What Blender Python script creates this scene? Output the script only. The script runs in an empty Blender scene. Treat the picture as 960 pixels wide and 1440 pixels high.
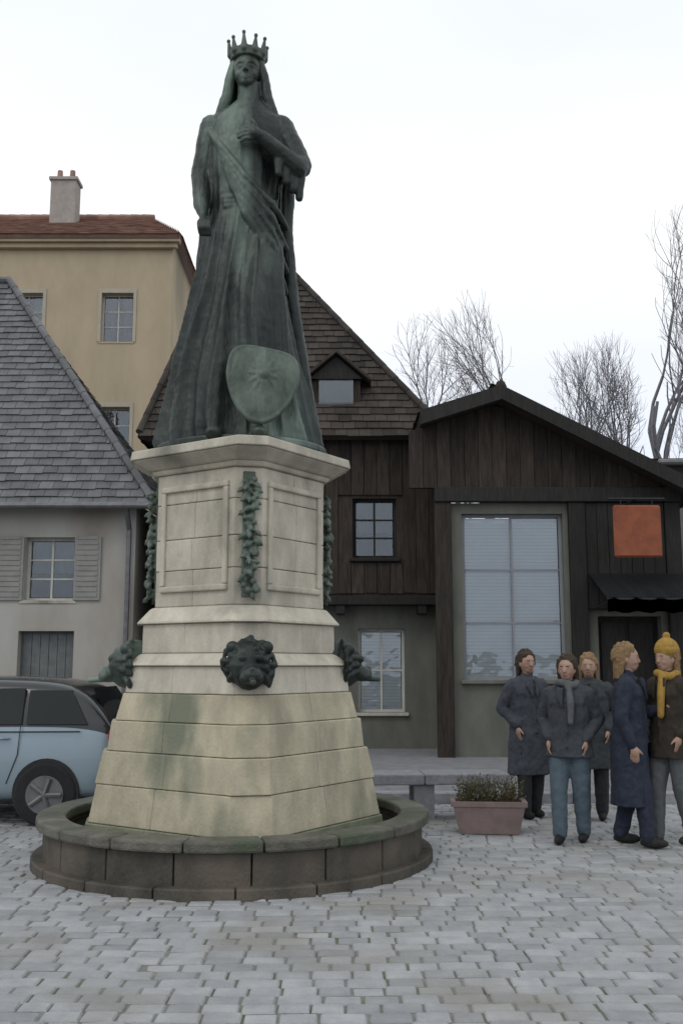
import bpy, bmesh, math, random
from mathutils import Vector, Matrix, noise
S = bpy.context.scene; C = S.collection; PI = math.pi; R = math.radians
rnd = random.Random(7)
# ---------------------------------------------------------------- camera, sky, sun
cam = bpy.data.cameras.new('camera'); co = bpy.data.objects.new('camera', cam); C.objects.link(co)
cam.sensor_fit = 'HORIZONTAL'; cam.sensor_width = 24; cam.lens = 35; cam.clip_end = 3000
co.location = (0, 0, 1.6); co.rotation_euler = (R(90 + 8.73), 0, 0); S.camera = co
S.view_settings.view_transform = 'Standard'; S.view_settings.look = 'None'; S.view_settings.exposure = 0.0
w = bpy.data.worlds.new('World'); S.world = w; w.use_nodes = True
nt = w.node_tree; N = nt.nodes; L = nt.links
sk = N.new('ShaderNodeTexSky'); sk.sky_type = 'NISHITA'; sk.sun_disc = False
sk.sun_elevation = R(48); sk.sun_rotation = R(-150)
sc_ = N.new('ShaderNodeVectorMath'); sc_.operation = 'SCALE'; sc_.inputs['Scale'].default_value = .1
L.new(sk.outputs[0], sc_.inputs[0])
tc = N.new('ShaderNodeTexCoord'); sx = N.new('ShaderNodeSeparateXYZ'); L.new(tc.outputs['Generated'], sx.inputs[0])
cr = N.new('ShaderNodeValToRGB'); e = cr.color_ramp.elements            # overcast cloud deck by elevation
e[0].position = 0; e[0].color = (.66, .70, .80, 1); e[1].position = .62; e[1].color = (.93, .98, 1.0, 1)
k_ = e.new(.22); k_.color = (.84, .88, .96, 1); k_ = e.new(.40); k_.color = (1.05, 1.06, 1.06, 1)
L.new(sx.outputs[2], cr.inputs[0])
mp = N.new('ShaderNodeMapping'); mp.inputs['Scale'].default_value = (1, 1, 2.6); L.new(tc.outputs['Generated'], mp.inputs[0])
nz = N.new('ShaderNodeTexNoise'); nz.inputs['Scale'].default_value = 1.7; nz.inputs['Detail'].default_value = 5; L.new(mp.outputs[0], nz.inputs[0])
mr = N.new('ShaderNodeMapRange'); mr.inputs[1].default_value = .3; mr.inputs[2].default_value = .7; mr.inputs[3].default_value = .93; mr.inputs[4].default_value = 1.06
L.new(nz.outputs[0], mr.inputs[0])
ml = N.new('ShaderNodeVectorMath'); ml.operation = 'SCALE'; L.new(cr.outputs[0], ml.inputs[0]); L.new(mr.outputs[0], ml.inputs['Scale'])
mx = N.new('ShaderNodeMix'); mx.data_type = 'RGBA'; mx.inputs[0].default_value = .9
L.new(sc_.outputs[0], mx.inputs[6]); L.new(ml.outputs[0], mx.inputs[7])
L.new(mx.outputs[2], N['Background'].inputs[0]); N['Background'].inputs[1].default_value = 1.1
sl = bpy.data.lights.new('sun', 'SUN'); sl.energy = .55; sl.angle = R(20); sl.color = (1, .97, .92)
so = bpy.data.objects.new('sun', sl); C.objects.link(so); so.rotation_euler = (R(42), 0, R(-38))
# ---------------------------------------------------------------- materials
MC = {}
def mat(n, c1, c2=None, scale=6, rough=.85, bump=.25, metal=0, stretch=(1, 1, 1), fine=60, spec=.4, island=0, c3=None, s3=1.2, t3=.55, coat=0):
    if n in MC: return MC[n]
    m = bpy.data.materials.new(n); m.use_nodes = True; t = m.node_tree; B = t.nodes['Principled BSDF']; l = t.links
    c2 = c2 or tuple(v * .75 for v in c1)
    B.inputs['Roughness'].default_value = rough; B.inputs['Metallic'].default_value = metal; B.inputs['Specular IOR Level'].default_value = spec
    B.inputs['Coat Weight'].default_value = coat
    co_ = t.nodes.new('ShaderNodeTexCoord'); mp = t.nodes.new('ShaderNodeMapping'); mp.inputs['Scale'].default_value = stretch
    geo = t.nodes.new('ShaderNodeNewGeometry'); l.new(geo.outputs['Position'], mp.inputs[0])
    a = t.nodes.new('ShaderNodeTexNoise'); a.inputs['Scale'].default_value = scale; a.inputs['Detail'].default_value = 8; a.inputs['Roughness'].default_value = .65; l.new(mp.outputs[0], a.inputs[0])
    r = t.nodes.new('ShaderNodeValToRGB'); r.color_ramp.elements[0].position = .35; r.color_ramp.elements[1].position = .68
    r.color_ramp.elements[0].color = (*c2, 1); r.color_ramp.elements[1].color = (*c1, 1); l.new(a.outputs[0], r.inputs[0]); out = r.outputs[0]
    if c3:
        b = t.nodes.new('ShaderNodeTexNoise'); b.inputs['Scale'].default_value = s3; b.inputs['Detail'].default_value = 6; l.new(mp.outputs[0], b.inputs[0])
        q = t.nodes.new('ShaderNodeMapRange'); q.inputs[1].default_value = t3 - .07; q.inputs[2].default_value = t3 + .1; l.new(b.outputs[0], q.inputs[0])
        x = t.nodes.new('ShaderNodeMix'); x.data_type = 'RGBA'; l.new(q.outputs[0], x.inputs[0]); l.new(out, x.inputs[6]); x.inputs[7].default_value = (*c3, 1); out = x.outputs[2]
    if island:
        h = t.nodes.new('ShaderNodeHueSaturation'); q = t.nodes.new('ShaderNodeMapRange'); q.inputs[3].default_value = 1 - island; q.inputs[4].default_value = 1 + island
        oi = t.nodes.new('ShaderNodeObjectInfo'); ad = t.nodes.new('ShaderNodeMath'); ad.operation = 'ADD'; fr = t.nodes.new('ShaderNodeMath'); fr.operation = 'FRACT'
        l.new(geo.outputs['Random Per Island'], ad.inputs[0]); l.new(oi.outputs['Random'], ad.inputs[1]); l.new(ad.outputs[0], fr.inputs[0])
        l.new(fr.outputs[0], q.inputs[0]); l.new(q.outputs[0], h.inputs['Value']); l.new(out, h.inputs['Color']); out = h.outputs[0]
    l.new(out, B.inputs['Base Color'])
    if bump:
        f = t.nodes.new('ShaderNodeTexNoise'); f.inputs['Scale'].default_value = fine; f.inputs['Detail'].default_value = 5; l.new(mp.outputs[0], f.inputs[0])
        bp = t.nodes.new('ShaderNodeBump'); bp.inputs['Strength'].default_value = bump; bp.inputs['Distance'].default_value = .02; l.new(f.outputs[0], bp.inputs['Height']); l.new(bp.outputs[0], B.inputs['Normal'])
    MC[n] = m; return m
bronze = mat('bronze', (.042, .058, .05), (.008, .011, .010), 2.6, .48, .35, .3, (1, 1, .22), 40, .5, 0, (.19, .25, .21), 1.5, .59)
bronze2 = mat('bronze_patina', (.15, .185, .155), (.05, .066, .055), 5, .55, .3, .25, (1, 1, .5), 40)
stone = mat('sandstone', (.60, .555, .465), (.40, .365, .30), 4, .9, .35, 0, (1, 1, .5), 70, .3, .07, (.20, .19, .16), 1.6, .6)
stone_y = mat('sandstone_yellow', (.56, .50, .365), (.34, .305, .225), 3, .9, .35, 0, (1, 1, .5), 70, .3, .08, (.19, .2, .145), 1.8, .6)
stone_alg = mat('algae_stone', (.25, .255, .18), (.13, .15, .10), 5, .75, .4, 0, (1, 1, .5), 60, .4, .08)
basin_m = mat('basin_stone', (.085, .075, .06), (.035, .033, .026), 5, .7, .5, 0, (1, 1, .6), 50, .4, .14, (.115, .095, .075), 1.7, .56)
basin_t = mat('basin_coping', (.15, .14, .115), (.07, .068, .055), 6, .6, .5, 0, (1, 1, 1), 50, .4, .2, (.06, .075, .045), 2.2, .55)
slab_m = mat('paving', (.35, .352, .36), (.26, .264, .275), 5, .8, .4, 0, (1, 1, 1), 70, .35, .15, (.25, .24, .225), 1.1, .57)
joint_m = mat('joint_grit', (.25, .24, .22), (.16, .155, .14), 20, .95, .5, 0, (1, 1, 1), 150, c3=(.11, .12, .07), s3=2.5, t3=.55)
kerb_m = mat('kerb_granite', (.34, .34, .36), (.22, .22, .24), 14, .8, .3, 0, (1, 1, 1), 120, .3, .1)
slate = mat('slate', (.155, .157, .165), (.095, .097, .103), 3, .6, .3, 0, (1, 1, 1), 50, .4, .2)
red_tile = mat('red_tile', (.34, .21, .165), (.25, .15, .12), 3, .85, .3, 0, (1, 1, 1), 50, .3, .25)
brown_tile = mat('brown_tile', (.062, .05, .042), (.034, .028, .024), 2, .85, .3, 0, (1, 1, 1), 50, .3, .35)
tan = mat('tan_render', (.49, .40, .28), (.41, .335, .235), 1.2, .9, .2, 0, (1, 1, .4), 60, .2, 0, (.31, .27, .19), .5, .62)
grey_render = mat('grey_render', (.36, .315, .27), (.28, .25, .22), 1.5, .9, .2, 0, (1, 1, .4), 60, .2, 0, (.40, .395, .365), .6, .5)
pale_render = mat('pale_render', (.22, .235, .255), (.18, .192, .21), 2, .8, .1, 0, (1, 1, .4), 60, .3)
olive_render = mat('olive_render', (.17, .17, .145), (.11, .112, .097), 2, .9, .2, 0, (1, 1, .4), 60, .2)
timber = mat('dark_timber', (.06, .046, .037), (.024, .019, .016), 5, .8, .5, 0, (4, 4, .5), 60, .3, .3)
timber2 = mat('black_timber', (.03, .027, .025), (.014, .013, .012), 7, .7, .4, 0, (4, 4, .5), 60, .3, .2)
white_p = mat('white_paint', (.55, .54, .5), (.45, .44, .4), 9, .55, .1)
dark_p = mat('dark_paint', (.05, .055, .055), (.03, .033, .033), 9, .4, .1)
rust = mat('rust_red_panel', (.30, .085, .035), (.20, .055, .025), 5, .6, .15)
ochre = mat('ochre_cloth', (.42, .26, .06), (.30, .18, .04), 30, .95, .5, 0, (1, 1, 1), 200)
glass = mat('window_glass', (.05, .06, .065), (.035, .04, .045), 1, .04, 0, 0, spec=.9)
def thin_glass(n, tint=(.9, .93, .94)):
    m = bpy.data.materials.new(n); m.use_nodes = True; t = m.node_tree; t.nodes.remove(t.nodes['Principled BSDF']); l = t.links
    tr_ = t.nodes.new('ShaderNodeBsdfTransparent'); tr_.inputs[0].default_value = (*tint, 1); gl = t.nodes.new('ShaderNodeBsdfGlossy'); gl.inputs['Roughness'].default_value = .03; gl.inputs[0].default_value = (.9, .95, 1, 1)
    fr = t.nodes.new('ShaderNodeFresnel'); fr.inputs[0].default_value = 1.6; mx_ = t.nodes.new('ShaderNodeMixShader'); ml_ = t.nodes.new('ShaderNodeMath'); ml_.operation = 'MULTIPLY'; ml_.inputs[1].default_value = 1.5; ml_.use_clamp = True
    nz_ = t.nodes.new('ShaderNodeTexNoise'); nz_.inputs['Scale'].default_value = 2.5; g_ = t.nodes.new('ShaderNodeNewGeometry'); l.new(g_.outputs['Position'], nz_.inputs[0]); bp = t.nodes.new('ShaderNodeBump'); bp.inputs['Distance'].default_value = .03; bp.inputs['Strength'].default_value = .35; l.new(nz_.outputs[0], bp.inputs['Height']); l.new(bp.outputs[0], gl.inputs['Normal'])
    l.new(fr.outputs[0], ml_.inputs[0]); l.new(ml_.outputs[0], mx_.inputs[0]); l.new(tr_.outputs[0], mx_.inputs[1]); l.new(gl.outputs[0], mx_.inputs[2]); l.new(mx_.outputs[0], t.nodes['Material Output'].inputs[0]); return m
glass = thin_glass('clear_window_glass')
curtain_m = mat('curtain_cloth', (.5, .49, .46), (.4, .39, .36), 8, .95, .2, 0, (6, 6, .4), 40)
blind_m = mat('pale_blind', (.80, .78, .78), (.76, .74, .745), 3, .9, .1)
pale_glass = mat('pale_glass', (.2, .21, .225), (.17, .18, .195), 1, .08, 0, 0, spec=.9)
bark = mat('grey_bark', (.24, .235, .255), (.16, .158, .175), 8, .95, .3)
metal = mat('zinc', (.2, .2, .205), (.13, .13, .135), 6, .45, .1, .6)
blackm = mat('black_iron', (.02, .02, .022), (.012, .012, .013), 8, .5, .2)
# ---------------------------------------------------------------- mesh helpers
def box(bm, x0, x1, y0, y1, z0, z1, M=None, bev=0):
    v = [bm.verts.new((x, y, z)) for z in (z0, z1) for x, y in ((x0, y0), (x1, y0), (x1, y1), (x0, y1))]
    fs = [bm.faces.new([v[i] for i in f]) for f in ((3, 2, 1, 0), (4, 5, 6, 7), (0, 1, 5, 4), (1, 2, 6, 5), (2, 3, 7, 6), (3, 0, 4, 7))]
    if bev: 
        es = {e for f in fs for e in f.edges}
        rr = bmesh.ops.bevel(bm, geom=list(es), offset=bev, segments=1, affect='EDGES')
        v = list({x for f in rr['faces'] for x in f.verts})
    if M is not None: bmesh.ops.transform(bm, matrix=M, verts=v)
    return v
def tube(bm, a, b, r0, r1=None, n=8, cap=True):
    a = Vector(a); b = Vector(b); r1 = r0 if r1 is None else r1
    d = (b - a).normalized(); u = d.orthogonal().normalized(); v = d.cross(u)
    A = [bm.verts.new(a + (u * math.cos(2 * PI * i / n) + v * math.sin(2 * PI * i / n)) * r0) for i in range(n)]
    B = [bm.verts.new(b + (u * math.cos(2 * PI * i / n) + v * math.sin(2 * PI * i / n)) * r1) for i in range(n)]
    for i in range(n): bm.faces.new((A[i], A[(i + 1) % n], B[(i + 1) % n], B[i]))
    if cap: bm.faces.new(A[::-1]); bm.faces.new(B)
def ball(bm, c, r, s=(1, 1, 1), rot=(0, 0, 0), seg=14):
    from mathutils import Euler
    M = Matrix.Translation(c) @ Euler(rot).to_matrix().to_4x4() @ Matrix.Diagonal((r * s[0], r * s[1], r * s[2], 1))
    nv = seg // 2 + 1; top = bm.verts.new(M @ Vector((0, 0, 1))); bot = bm.verts.new(M @ Vector((0, 0, -1))); V = []
    for j in range(1, nv):
        f = PI * j / nv; V.append([bm.verts.new(M @ Vector((math.sin(f) * math.cos(2 * PI * i / seg), math.sin(f) * math.sin(2 * PI * i / seg), math.cos(f)))) for i in range(seg)])
    for i in range(seg):
        k = (i + 1) % seg; bm.faces.new((top, V[0][i], V[0][k])); bm.faces.new((bot, V[-1][k], V[-1][i]))
        for a, b in zip(V, V[1:]): bm.faces.new((a[i], b[i], b[k], a[k]))
def cap(bm, a, b, r0, r1=None):
    r1 = r0 if r1 is None else r1
    tube(bm, a, b, r0, r1, 12); ball(bm, a, r0, seg=10); ball(bm, b, r1, seg=10)
def chain(bm, pts):
    for (a, ra), (b, rb) in zip(pts, pts[1:]): cap(bm, a, b, ra, rb)
def rings(bm, rs, close=True):
    V = [[bm.verts.new(p) for p in r] for r in rs]; n = len(V[0])
    for a, b in zip(V, V[1:]):
        for i in range(n): bm.faces.new((a[i], a[(i + 1) % n], b[(i + 1) % n], b[i]))
    if close: bm.faces.new(V[0][::-1]); bm.faces.new(V[-1])
def ngon_prism(bm, poly, z0, z1, poly1=None):
    rings(bm, [[(x, y, z0) for x, y in poly], [(x, y, z1) for x, y in (poly1 or poly)]])
def obj(n, bm, m, parent=None, smooth=False, kind=None, bevel=0, remesh=0, sm=0):
    me = bpy.data.meshes.new(n); bm.normal_update(); bm.to_mesh(me); bm.free(); me.materials.append(m)
    if smooth:
        for p in me.polygons: p.use_smooth = True
    o = bpy.data.objects.new(n, me); C.objects.link(o); o.parent = parent
    if kind: o['kind'] = kind
    if remesh:
        q = o.modifiers.new('r', 'REMESH'); q.mode = 'VOXEL'; q.voxel_size = remesh; q.use_smooth_shade = True
        if sm: s_ = o.modifiers.new('s', 'SMOOTH'); s_.iterations = sm; s_.factor = .5
    if bevel: b = o.modifiers.new('b', 'BEVEL'); b.width = bevel; b.segments = 2; b.limit_method = 'ANGLE'
    return o
_tx = {}
def disp(o, size, st_):
    if size not in _tx: _tx[size] = bpy.data.textures.new('folds', 'CLOUDS'); _tx[size].noise_scale = size; _tx[size].noise_depth = 2
    d = o.modifiers.new('d', 'DISPLACE'); d.texture = _tx[size]; d.strength = st_; d.mid_level = .5; return o
def thing(n, label, cat, loc=(0, 0, 0), rz=0, group=None):
    o = bpy.data.objects.new(n, None); C.objects.link(o); o.location = loc; o.rotation_euler = (0, 0, rz); o.empty_display_size = .2
    o['label'] = label; o['category'] = cat
    if group: o['group'] = group
    return o
def BM(): return bmesh.new()
# ---------------------------------------------------------------- ground
bm = BM(); g = 1500
v = [bm.verts.new(p) for p in ((-g, -300, -.011), (g, -300, -.011), (g, 2500, -.011), (-g, 2500, -.011))]; bm.faces.new(v)
ground = obj('ground', bm, joint_m, kind='structure')
variants = []
def sett(bm, cx, cy, lx, ly, dz, rot, bev=True):
    c, s_ = math.cos(rot), math.sin(rot); tx, ty = rnd.uniform(-.012, .012), rnd.uniform(-.012, .012); R_ = []
    for inset, z in ((0, -.06), (0, -.010), (.009, -.001)):
        ring_ = []
        for sx_, sy_ in ((-1, -1), (-.35, -1.03), (1, -1), (1.02, .1), (1, 1), (.3, 1.03), (-1, 1), (-1.02, -.2)):
            x, y = sx_ * (lx / 2 - inset), sy_ * (ly / 2 - inset); ring_.append((cx + c * x - s_ * y, cy + s_ * x + c * y, z + dz + (tx * x + ty * y if z > -.05 else 0)))
        R_.append(ring_)
    if not bev: R_ = R_[:2]
    V = [[bm.verts.new(p) for p in r] for r in R_]
    for a, b in zip(V, V[1:]):
        for i in range(8): bm.faces.new((a[i], a[(i + 1) % 8], b[(i + 1) % 8], b[i]))
    t = bm.verts.new((cx, cy, V[-1][0].co.z * 0 + dz + .0015))
    for i in range(8): bm.faces.new((V[-1][i], V[-1][(i + 1) % 8], t))
SX, SY = .205, .135
for k in range(12):
    bm = BM(); sett(bm, 0, 0, SX - .012 - rnd.uniform(0, .006), SY - .010 - rnd.uniform(0, .005), 0, 0); me = bpy.data.meshes.new('paving_sett'); bm.to_mesh(me); bm.free(); me.materials.append(slab_m); variants.append(me)
bx, by = -.9, 8.8
far = BM(); ns = 0
y = 4.0
while y < 11.85:
    sy = SY * rnd.uniform(.88, 1.12); y += sy / 2; x = -(y * .5 + 1.3) + rnd.uniform(-.1, 0)
    while x < y * .5 + 1.3:
        sx_w = SX * rnd.uniform(.72, 1.2); x += sx_w / 2; inview = abs(x) < y * .36 + .1
        if (x - bx) ** 2 + (y - by) ** 2 >= 1.55 ** 2:
            yy = y + .014 * math.sin(x * 2.3 + y * 1.1); rot = rnd.gauss(0, .02); dz = rnd.gauss(0, .0028) - (.004 if rnd.random() < .05 else 0)
            if inview and y > 4.7 and ns < 300:
                o = bpy.data.objects.new('paving_sett', variants[rnd.randrange(12)]); C.objects.link(o); o.parent = ground; o.scale = (sx_w / SX, sy / SY, 1)
                o.location = (x, yy, dz); o.rotation_euler = (rnd.gauss(0, .01), rnd.gauss(0, .01), rot + rnd.choice((0, PI))); ns += 1
            else: sett(far, x, yy, sx_w - .010 - rnd.uniform(0, .006), sy - .009 - rnd.uniform(0, .005), dz, rot, inview)
        x += sx_w / 2
    y += sy / 2
obj('distant_setts', far, slab_m, ground, kind='stuff')
# raised pavement in front of the right-hand houses
pav = thing('pavement', 'x', 'x'); del pav['label']; del pav['category']; pav['kind'] = 'structure'
bm = BM(); box(bm, -40, 40, 12.2, 60, -.1, .115); obj('pavement_surface', bm, mat('pavement_asphalt', (.24, .24, .25), (.17, .17, .18), 5, .9, .3, 0, (1, 1, 1), 120), pav)
bm = BM()
for i in range(-24, 24): box(bm, i * .9 + .005, i * .9 + .895, 11.98, 12.197, -.05, .12 + rnd.uniform(-.004, .004), bev=.012)
obj('kerb_stone', bm, kerb_m, pav, kind='stuff')
# ---------------------------------------------------------------- fountain basin
fb = thing('fountain_basin', 'low dark round stone basin ringing the foot of the monument', 'fountain', (bx, by, 0))
def arc_block(r0, r1, a0, a1, z0, z1, n=4):
    bm = BM(); rs = []
    for k in range(n + 1):
        a = a0 + (a1 - a0) * k / n; c, s = math.cos(a), math.sin(a)
        rs.append([(r0 * c, r0 * s, z0), (r1 * c, r1 * s, z0), (r1 * c, r1 * s, z1), (r0 * c, r0 * s, z1)])
    rings(bm, rs); bmesh.ops.recalc_face_normals(bm, faces=bm.faces); return bm
nb = 18
for i in range(nb):
    a0 = 2 * PI * i / nb; a1 = 2 * PI * (i + 1) / nb
    obj('basin_stone', arc_block(1.44, 1.58, a0 + .0035, a1 - .0035, -.02, .30), basin_m, fb, bevel=.01)
    obj('coping_stone', arc_block(1.40, 1.64, a0 + .05 + .003, a1 + .05 - .003, .302, .385), basin_t, fb, bevel=.018)
    obj('foot_stone', arc_block(1.5, 1.67, a0 - .07 + .003, a1 - .07 - .003, -.02, .075 + rnd.uniform(-.003, .003)), basin_m, fb, bevel=.012)
bm = BM(); bmesh.ops.create_circle(bm, cap_ends=True, segments=64, radius=1.5, matrix=Matrix.Translation((0, 0, .26)))
wm = mat('pool_water', (.03, .035, .028), (.02, .025, .02), 2, .05, .06, 0, (1, 1, 1), 14, .8); obj('water', bm, wm, fb)
# ---------------------------------------------------------------- pedestal
ped = thing('monument_pedestal', 'tall pale sandstone pedestal with chamfered corners rising from the dark basin', 'pedestal', (bx, by, 0), R(56)); ped.scale = (1.04, 1.04, 1.02)
def cs(a, c):  # chamfered square
    return [(a, -a + c), (a, a - c), (a - c, a), (-a + c, a), (-a, a - c), (-a, -a + c), (-a + c, -a), (a - c, -a)]
def course(a0, a1, c, z0, z1, m, n='stone_block', split=True, bev=.008):
    """one course of four corner stones + face stones, each its own block"""
    P0 = cs(a0, c); P1 = cs(a1, c)
    if not split:
        bm = BM(); ngon_prism(bm, P0, z0, z1, P1); obj(n, bm, m, ped, bevel=bev); return
    q = [rnd.uniform(-.15, .15) * a0 for _ in range(4)]
    for k in range(4):
        p = k * 2
        def cut(P, qq, k): # point on face k at offset q
            f = [(P[0], P[1]), (P[2], P[3]), (P[4], P[5]), (P[6], P[7])][k]
            t = .5 + qq / 2; return (f[0][0] * (1 - t) + f[1][0] * t, f[0][1] * (1 - t) + f[1][1] * t)
        a = cut(P0, q[k], k); b = cut(P0, q[(k + 1) % 4], (k + 1) % 4); a1_ = cut(P1, q[k], k); b1_ = cut(P1, q[(k + 1) % 4], (k + 1) % 4)
        poly = [(0, 0), a, P0[(p + 1) % 8], P0[(p + 2) % 8], b]; poly1 = [(0, 0), a1_, P1[(p + 1) % 8], P1[(p + 2) % 8], b1_]
        bm = BM(); ngon_prism(bm, poly, z0 + .002, z1 - .002, poly1)
        for v_ in bm.verts: v_.co += Vector((v_.co.x, v_.co.y, 0)) * rnd.uniform(-.003, .003)
        obj(n, bm, m, ped, bevel=bev)
course(.98, .955, .22, .05, .32, stone_alg); course(.94, .90, .22, .32, .62, stone_y)
course(.90, .86, .2, .62, .88, stone_y); course(.84, .82, .2, .88, 1.12, stone_y); course(.80, .76, .2, 1.12, 1.34, stone_y)
course(.74, .72, .18, 1.34, 1.56, stone, n='base_block'); 
course(.76, .66, .18, 1.56, 1.66, stone, n='base_moulding', split=False, bev=.02)
course(.65, .645, .17, 1.66, 1.90, stone); course(.69, .60, .17, 1.90, 2.04, stone, n='base_moulding', split=False, bev=.025)
z = 2.04
for hgt in (.30, .26, .30, .26): course(.575, .575, .16, z, z + hgt, stone); z += hgt
course(.60, .62, .16, 3.16, 3.2, stone, n='cornice', split=False, bev=.01); course(.63, .74, .17, 3.2, 3.29, stone, n='cornice', split=False, bev=.02); course(.75, .74, .17, 3.29, 3.37, stone, n='cornice', split=False, bev=.01)
for k in range(4):  # recessed-look inscription panels: raised frame round each face
    M = Matrix.Rotation(k * PI / 2, 4, 'Z')
    bm = BM()
    for x0, x1, z0, z1 in ((-.36, .36, 3.0, 3.05), (-.36, .36, 2.16, 2.21), (-.36, -.31, 2.21, 3.0), (.31, .36, 2.21, 3.0)):
        box(bm, x0, x1, -.602, -.57, z0, z1, M=M)
    obj('panel_frame', bm, stone, ped, bevel=.012)
    bm = BM(); M2 = Matrix.Rotation(k * PI / 2 + PI / 4, 4, 'Z'); rr = .575 * math.sqrt(2) - .16 / math.sqrt(2)
    # bronze strip of leaves and fruit down each chamfer
    box(bm, -.05, .05, -rr - .012, -rr + .02, 2.1, 3.12, M=M2)
    for q in range(64):
        u_ = q / 63; zz = 3.06 - u_ * .92; wd = .045 + .05 * abs(math.sin(u_ * PI * 2.5 + .4)) ; a = rnd.uniform(-1, 1); L_ = rnd.uniform(.05, .085)
        p = Vector((a * wd * .5, -rr - .03 - rnd.uniform(0, .03), zz)); d = Vector((a * .9, -rnd.uniform(.1, .5), rnd.uniform(-1, -.2))).normalized() * L_
        if q % 5 == 2: ball(bm, M2 @ p, rnd.uniform(.024, .036))
        else: cap(bm, M2 @ p, M2 @ (p + d * .55), .012, .022); cap(bm, M2 @ (p + d * .55), M2 @ (p + d), .021, .006)
    obj('bronze_garland', bm, bronze2, ped, True, remesh=.008, sm=0)
    # lion mask spout
    bm = BM(); rb = .645 * math.sqrt(2) - .17 / math.sqrt(2); P = lambda x, y, zq: M2 @ Vector((x, -rb - .07 - y, zq))
    ball(bm, P(0, -.02, 1.58), .19, (1.05, .6, 1.05)); ball(bm, P(0, .05, 1.56), .17, (1, .8, 1.1)); ball(bm, P(0, .2, 1.49), .085, (1, 1, .8)); ball(bm, P(0, .25, 1.53), .03)
    for s in (-1, 1):
        ball(bm, P(s * .06, .17, 1.62), .035); ball(bm, P(s * .13, .06, 1.7), .05); ball(bm, P(s * .045, .22, 1.47), .045)
    for lay, (rad, n_, dep) in enumerate(((.20, 17, .02), (.155, 13, .07))):
        for q in range(n_):
            a = -PI * .5 + (q + .5 * lay + .3) * 2 * PI / n_
            if math.sin(a) < -.75: continue
            r1 = rad * rnd.uniform(.85, 1.1); a2 = a + rnd.uniform(.2, .45); cap(bm, P(.11 * math.cos(a), dep + .06, 1.57 + .12 * math.sin(a)), P(r1 * math.cos(a), dep, 1.56 + r1 * 1.12 * math.sin(a)), .03, .024); cap(bm, P(r1 * math.cos(a), dep, 1.56 + r1 * 1.12 * math.sin(a)), P(r1 * math.cos(a2), dep + .01, 1.56 + r1 * 1.05 * math.sin(a2)), .024, .012)
    tube(bm, P(0, .2, 1.45), P(0, .36, 1.44), .025, .022)
    obj('lion_mask', bm, bronze, ped, True, remesh=.008, sm=1)
# ---------------------------------------------------------------- bronze statue
st = thing('bronze_statue', 'tall dark green patinated bronze figure in a long robe on the sandstone pedestal', 'statue', (bx, by, 3.437), R(0))
bm = BM()
def fold(th, z):
    t = 1 - min(1, max(0, z / 3.0)); t = t ** .8
    wz = th + .10 * math.sin(z * 1.7 + 1) + .12 * noise.noise(Vector((math.cos(th) * 1.5, math.sin(th) * 1.5, z * .9)))
    r1 = 1 - abs(math.sin(5.5 * wz + .35 * math.sin(z * 2.1))); r2 = 1 - abs(math.sin(10.5 * wz + 1.7 + .5 * math.sin(z * 1.3)))
    f = t * (.21 * (r1 ** 1.6 - .38) + .065 * (r2 ** 1.5 - .4)) + .02 * (1 - t) * math.sin(7 * th + 6 * z)
    return 1 + f + .02 * noise.noise(Vector((math.cos(th) * 4, math.sin(th) * 4, z * 3)))
prof = [(0, .66, .60), (.1, .67, .6), (.35, .62, .56), (.7, .55, .5), (1.05, .48, .44), (1.35, .42, .39), (1.7, .37, .34), (2.0, .325, .29), (2.2, .30, .25), (2.45, .315, .25), (2.75, .345, .27), (2.95, .345, .25), (3.08, .30, .21), (3.17, .21, .16), (3.26, .12, .12), (3.45, .10, .105)]
rs = []
def prof_at(z):
    for (z0, a0, b0), (z1, a1, b1) in zip(prof, prof[1:]):
        if z <= z1: t = (z - z0) / (z1 - z0); return a0 + (a1 - a0) * t, b0 + (b1 - b0) * t
    return prof[-1][1:]
for k in range(173):
    z = k * .02; a, b = prof_at(z); cx = -.05 * math.sin(z * 1.1); row = []
    for i in range(200):
        th = 2 * PI * i / 200; f = fold(th, z); x = cx + a * math.cos(th) * f; y = b * math.sin(th) * f
        y -= .13 * math.exp(-((x - .17) / .13) ** 2 - ((z - 1.25) / .42) ** 2) * (1 if math.sin(th) < 0 else 0)      # forward knee
        row.append((x, y, z))
    rs.append(row)
rings(bm, rs)
# belt and diagonal mantle gathered across the front
for q in range(3): chain(bm, [((-.29, -.06, 2.2 + q * .035), .022), ((-.15, -.225, 2.17 + q * .04), .024), ((.12, -.235, 2.18 + q * .035), .024), ((.28, -.08, 2.2 + q * .04), .022)])
for q in range(5): chain(bm, [((-.33 + .015 * q, -.08, 2.96 - .04 * q), .035), ((-.2 + .02 * q, -.235, 2.72 - .07 * q), .03), ((.02, -.285, 2.42 - .085 * q), .032), ((.25, -.23, 2.2 - .12 * q), .035), ((.37, -.06, 2.05 - .2 * q), .03)])
for q in range(5): chain(bm, [((.2 + .03 * q, -.2 + .03 * q, 2.1 - .03 * q), .03), ((.16 + .045 * q, -.33 + .02 * q, 1.5), .03), ((.12 + .075 * q, -.42 + .03 * q, .85 - .06 * q), .035)])
# cloak falling down the back from both shoulders, open at the front
for s in (-1, 1):
    for q in range(6):
        o_ = q * .07; sw = .02 * math.sin(q * 2.3)
        chain(bm, [((s * (.32 - o_ * .3), .04 + o_, 3.06), .075), ((s * (.40 - o_ * .3), .05 + o_, 2.75), .065), ((s * (.36 + sw - o_ * .2), .09 + o_, 2.1), .06), ((s * (.42 + sw - o_ * .2), .12 + o_, 1.4), .068), ((s * (.53 + sw - o_ * .2), .15 + o_ * 1.2, .7), .07), ((s * (.65 - sw - o_ * .2), .16 + o_ * 1.4, .06), .075)])
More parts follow.
